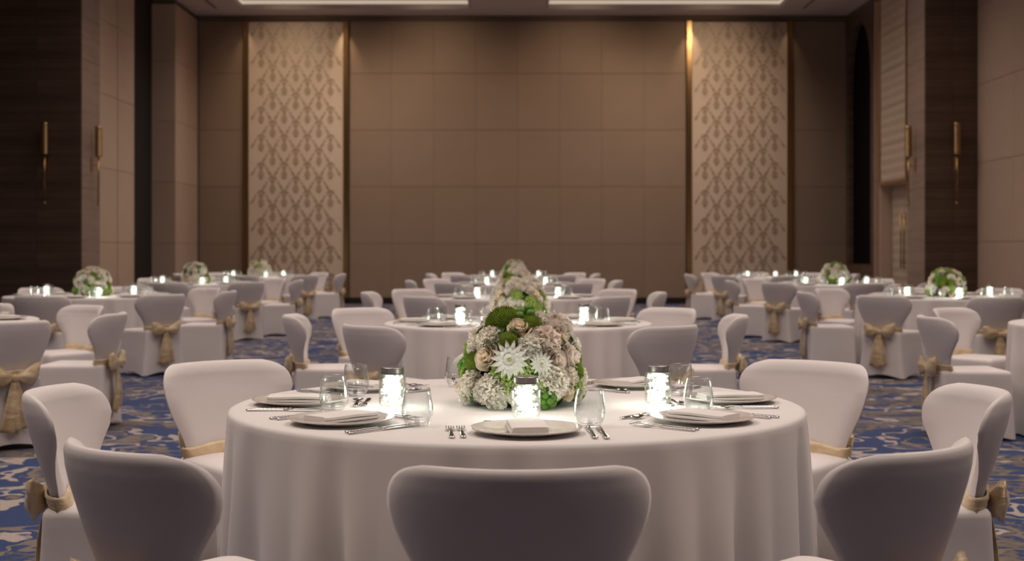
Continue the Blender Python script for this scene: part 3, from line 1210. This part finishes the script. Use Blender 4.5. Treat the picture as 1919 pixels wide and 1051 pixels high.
def core_mesh():
    mb = MB()
    prof = [(0.0, 0.001), (0.125, 0.001), (0.155, 0.04)]
    for k in range(1, 12):
        z = 0.04 + 0.20 * k / 11
        prof.append((0.155 * max(0.02, 1 - ((z - 0.04) / 0.205) ** 2.6) ** (1 / 2.6), z))
    mb.lathe(prof, 28)
    return mb.mesh('foliage_core', MATS['moss_core'])


CORE = core_mesh()
SX, SZ = 0.190, 0.290           # dome half width, height


def dome_point(theta, el):
    """theta around, el 0..pi/2 -> point and normal on the flower dome"""
    e = 2.4
    c, s = cos(el), sin(el)
    k = ((c / SX) ** e + (s / (SZ - 0.03)) ** e) ** (-1 / e)
    r, z = k * c, k * s
    nr = (r / SX) ** (e - 1) / SX; nz = (z / (SZ - 0.03)) ** (e - 1) / (SZ - 0.03)
    L = math.hypot(nr, nz)
    return Vector((r * cos(theta), r * sin(theta), z + 0.03)), Vector((nr / L * cos(theta), nr / L * sin(theta), nz / L))


def put_flower(t, kind, p, nrm, size, rnd):
    me = rnd.choice(FL[kind])
    p = Vector(p); p.z = max(p.z, size * (1.8 if kind == 'leaf' else 0.96))
    if kind == 'daisy': p += nrm * 0.03
    o = mesh_obj(me.name.split('.')[0], me, t)
    q = nrm.to_track_quat('Z', 'Y')
    rot = q.to_matrix() @ Matrix.Rotation(rnd.random() * 6.28, 3, 'Z')
    o.matrix_local = Matrix.Translation(p) @ rot.to_4x4() @ Matrix.Diagonal((size, size, size, 1))
    if kind == 'daisy':
        mesh_obj('flower_centre', EYE, o)
    return o


HERO = [  # dx, z on the camera side of the front arrangement, kind, size
    (-0.033, 0.150, 'daisy', 0.041), (-0.008, 0.252, 'rose', 0.044), (-0.112, 0.165, 'rose', 0.047), (-0.062, 0.275, 'mum', 0.062),
    (0.030, 0.270, 'mum', 0.040), (0.118, 0.275, 'peony', 0.052), (0.080, 0.215, 'peony', 0.048), (-0.160, 0.075, 'carn', 0.044),
    (-0.085, 0.030, 'carn', 0.056), (0.100, 0.085, 'carn', 0.056), (0.160, 0.155, 'blush', 0.046), (0.182, 0.225, 'mum', 0.038),
    (-0.188, 0.115, 'mum', 0.038), (-0.182, 0.030, 'carn', 0.036), (0.085, 0.018, 'berry', 0.034), (-0.172, 0.185, 'lime', 0.034),
    (-0.070, 0.105, 'lime', 0.040), (-0.040, 0.215, 'mum', 0.038), (-0.105, 0.215, 'carn', 0.046), (0.030, 0.200, 'carn', 0.042),
    (0.012, 0.125, 'lime', 0.034), (0.170, 0.060, 'lime', 0.038), (0.180, 0.110, 'mum', 0.038), (0.055, 0.140, 'daisy', 0.026),
    (-0.150, 0.255, 'blush', 0.044), (0.000, 0.045, 'carn', 0.044), (0.045, 0.075, 'lime', 0.032), (0.112, 0.150, 'blush', 0.04),
]


def centerpiece(x, y, label, n, seed, heroes=False, sc=1.0, lavish=None):
    rnd = random.Random(seed)
    t = empty('flower_centerpiece', (x, y, TT + 0.001))
    tag(t, label, 'flowers', 'white and green floral domes')
    mesh_obj('foliage_core', CORE, t)
    used = []
    if heroes:
        for dx, z, kind, size in HERO:
            best = None
            for k in range(61):
                el = PI / 2 * k / 60
                p, nn = dome_point(0, el)
                r = math.hypot(p.x, p.y)
                if r < abs(dx) * 0.97: continue
                if best is None or abs(p.z - z) < best[0]:
                    best = (abs(p.z - z), el, r)
            el, r = best[1], best[2]
            th = -PI / 2 + math.asin(max(-1, min(1, dx / r)))
            p, nn = dome_point(th, el)
            put_flower(t, kind, p - nn * 0.012, nn, size * 1.12, rnd)
            used.append((p, size * 1.1))
    kinds = ['carn'] * 36 + ['rose'] * 18 + ['blush'] * 13 + ['peony'] * 8 + ['mum'] * 13 + ['lime'] * 9 + ['daisy'] * 5 + ['berry'] * 3
    for i in range(n):
        el = math.asin(min(1, 0.02 + 0.97 * (i + 0.5) / n))
        th = i * 2.39996 + rnd.uniform(-.15, .15)
        p, nn = dome_point(th, el)
        if any((p - q).length < 0.62 * s + 0.012 for q, s in used): continue
        kind = rnd.choice(kinds)
        size = rnd.uniform(0.040, 0.054) * sc
        if kind == 'daisy': size *= 0.9
        put_flower(t, kind, p - nn * (0.012 + rnd.random() * 0.008), nn, size, rnd)
        used.append((p, size))
    for i in range(int(n * 0.3)):
        el = math.asin(rnd.random() * 0.95); th = rnd.random() * 6.28
        p, nn = dome_point(th, el)
        nn = (nn + Vector((rnd.uniform(-.5, .5), rnd.uniform(-.5, .5), rnd.uniform(-.3, .5)))).normalized()
        put_flower(t, 'leaf', p - nn * 0.004, nn, rnd.uniform(0.022, 0.034), rnd)
    return t


# ------------------------------------------------------------------ seating plan
ORD = ['front', 'second', 'third', 'fourth', 'farthest']
TABLES = []
for k, (x, y) in enumerate(((0.015, 4.39), (0.04, 9.3), (0.03, 14.2), (0.03, 19.5), (0.03, 24.8))):
    TABLES.append(('C', k, x, y, 'the %s middle-row table' % ['front', 'second', 'third', 'fourth', 'farthest'][k]))
for k, (x, y) in enumerate(((-4.3, 9.6), (-4.5, 14.6), (-4.6, 19.8), (-4.6, 24.8))):
    TABLES.append(('L', k, x, y, 'the %s left-row table' % ['nearest', 'second', 'third', 'farthest'][k]))
for k, (x, y) in enumerate(((4.29, 9.1), (4.56, 14.3), (4.6, 19.4), (4.66, 24.5))):
    TABLES.append(('R', k, x, y, 'the %s right-row table' % ['nearest', 'second', 'third', 'farthest'][k]))

# seat: (name, chair angle, chair radius, facing, place-setting angle)
SEATS = [('near', 270, 1.335, 90, 272), ('near-left', 237, 1.345, 46, 224), ('left', 183, 1.215, 0, 180), ('far-left', 142, 1.27, -48, 140),
         ('far', 90, 1.25, -90, 92), ('far-right', 38, 1.27, 228, 52), ('right', -3, 1.215, 180, 5), ('near-right', 303, 1.345, 134, 320)]
# the side rows' chairs stand a little differently: offset of the chair from the table centre
SIDE = {'near-left': (-0.88, -1.05), 'near-right': (0.88, -1.05), 'far-left': (-0.81, 0.965), 'far-right': (0.81, 0.965)}
MOVED = {('L', 0, 'near-right'): (-3.25, 8.58, 133)}
JARS = {'C': ((-0.39, -0.12, 'left'), (0.026, -0.42, 'front'), (0.45, -0.05, 'right')),
        'R': ((-0.43, -0.08, 'left'), (0.0, -0.43, 'front'), (0.44, -0.06, 'right')),
        'L': ((-0.46, -0.10, 'left'), (0.19, -0.42, 'front'), (0.42, 0.08, 'right'))}


def put(name, me, x, y, z, rz, label, cat, group):
    o = mesh_obj(name, me)
    o.location = (x, y, z); o.rotation_euler = (0, 0, rz)
    tag(o, label, cat, group)
    return o


rnd = random.Random(21)
for (col, k, tx, ty, tname) in TABLES:
    tb = empty('banquet_table', (tx, ty, 0), rnd.random() * 6.28 if k or col != 'C' else 0.4)
    tag(tb, 'round banquet table under a floor-length white cloth, ' + tname.replace('the ', '').replace(' table', ''), 'table', 'round banquet tables')
    mesh_obj('tablecloth', CLOTHS[(k + len(col) + ord(col)) % 3], tb)
    if not (col == 'R' and k == 3):
        centerpiece(tx + (0.015 if col == 'C' else 0), ty, 'dome of white roses, carnations and green pompons on ' + tname,
                    190 if (col == 'C' and k == 0) else (120 if k < 2 else 80), 100 + k * 7 + ord(col), heroes=(col == 'C' and k == 0),
                    sc=1.0 if k < 2 else 1.12) if in_view(tx, ty, 0.9, 0.25) else None
    for jx, jy, side in JARS[col]:
        if in_view(tx + jx, ty + jy, 0.8, 0.02):
            where = {'left': 'left of', 'front': 'in front of', 'right': 'right of'}[side]
            jar(tx + jx, ty + jy, 'glowing mason jar %s the bare centre of %s' % (where, tname) if (col == 'R' and k == 3)
                else 'glowing mason jar of fairy lights %s the flowers on %s' % (where, tname), 'fairy-light jars', 2.2 if k < 2 else 1.4)
    for (sn, ca, cr, fa, pa) in SEATS:
        a = math.radians(ca + rnd.uniform(-1.5, 1.5) * (0 if (col == 'C' and k == 0) else 1))
        r = cr + (rnd.uniform(-0.0, 0.05) if (col != 'C' or k) else 0)
        cx, cy = tx + r * cos(a), ty + r * sin(a)
        f = math.radians(fa + (rnd.uniform(-5, 5) if (col != 'C' or k) else 0))
        if col != 'C' and sn in SIDE:
            cx, cy = tx + SIDE[sn][0] + rnd.uniform(-.03, .03), ty + SIDE[sn][1] + rnd.uniform(-.03, .03)
        if (col, k, sn) in MOVED:
            cx, cy, f = MOVED[(col, k, sn)]; f = math.radians(f)
        if in_view(cx, cy, 0.5, 0.3):
            chair(cx, cy, f, 'white covered chair with gold sash at the %s seat of %s' % (sn, tname), 'covered banquet chairs')
        # place setting
        pa_ = math.radians(pa)
        ux, uy = -cos(pa_), -sin(pa_)            # forward (towards the table centre)
        rx_, ry_ = uy, -ux                       # diner's right
        px0, py0 = tx + 0.70 * cos(pa_), ty + 0.70 * sin(pa_)
        rz = math.atan2(uy, ux) - PI / 2

        def at(fw, rt):
            return px0 + ux * fw + rx_ * rt, py0 + uy * fw + ry_ * rt
        if not in_view(px0, py0, TT, 0.1): continue
        z = TT + 0.001
        if col == 'L' and k == 0 and px0 < -4.2: continue
        where = 'at the %s seat of %s' % (sn, tname)
        put('charger_plate', PLATE, px0, py0, z, rz, 'off-white charger plate ' + where, 'plate', 'charger plates')
        put('napkin', NAPKIN, px0, py0, z + 0.0083, rz + rnd.uniform(-.12, .12), 'folded white napkin on the plate ' + where, 'napkin', 'folded napkins')
        gx, gy = at(0.13 + rnd.uniform(-.015, .02), 0.185 + rnd.uniform(-.02, .02))
        put('wine_tumbler', GLASS, gx, gy, z, rnd.random() * 6, 'stemless clear glass ' + where, 'glass', 'stemless glasses')
        if col == 'C' and (k == 0 or (k == 1 and sn in ('near-left', 'left', 'far-left', 'near-right', 'right', 'far-right'))):
            for q, (me, nm, fw, rt, dr, desc) in enumerate((
                    (FORK, 'fork', 0.0, -0.205, 0, 'outer silver fork'), (FORK, 'fork', 0.005, -0.175, 0, 'inner silver fork'),
                    (KNIFE, 'knife', -0.01, 0.175, 0, 'inner silver knife'), (KNIFE, 'knife', -0.02, 0.205, 0, 'outer silver knife'),
                    (SPOON, 'spoon', 0.185, 0.0, 90, 'silver dessert spoon'), (FORK, 'fork', 0.212, -0.01, -90, 'silver dessert fork'))):
                ex, ey = at(fw, rt)
                put(nm, me, ex, ey, z, rz + math.radians(dr + rnd.uniform(-4, 4)), desc + ' with beaded handle ' + where, nm, nm + 's')

bpy.context.view_layer.update()
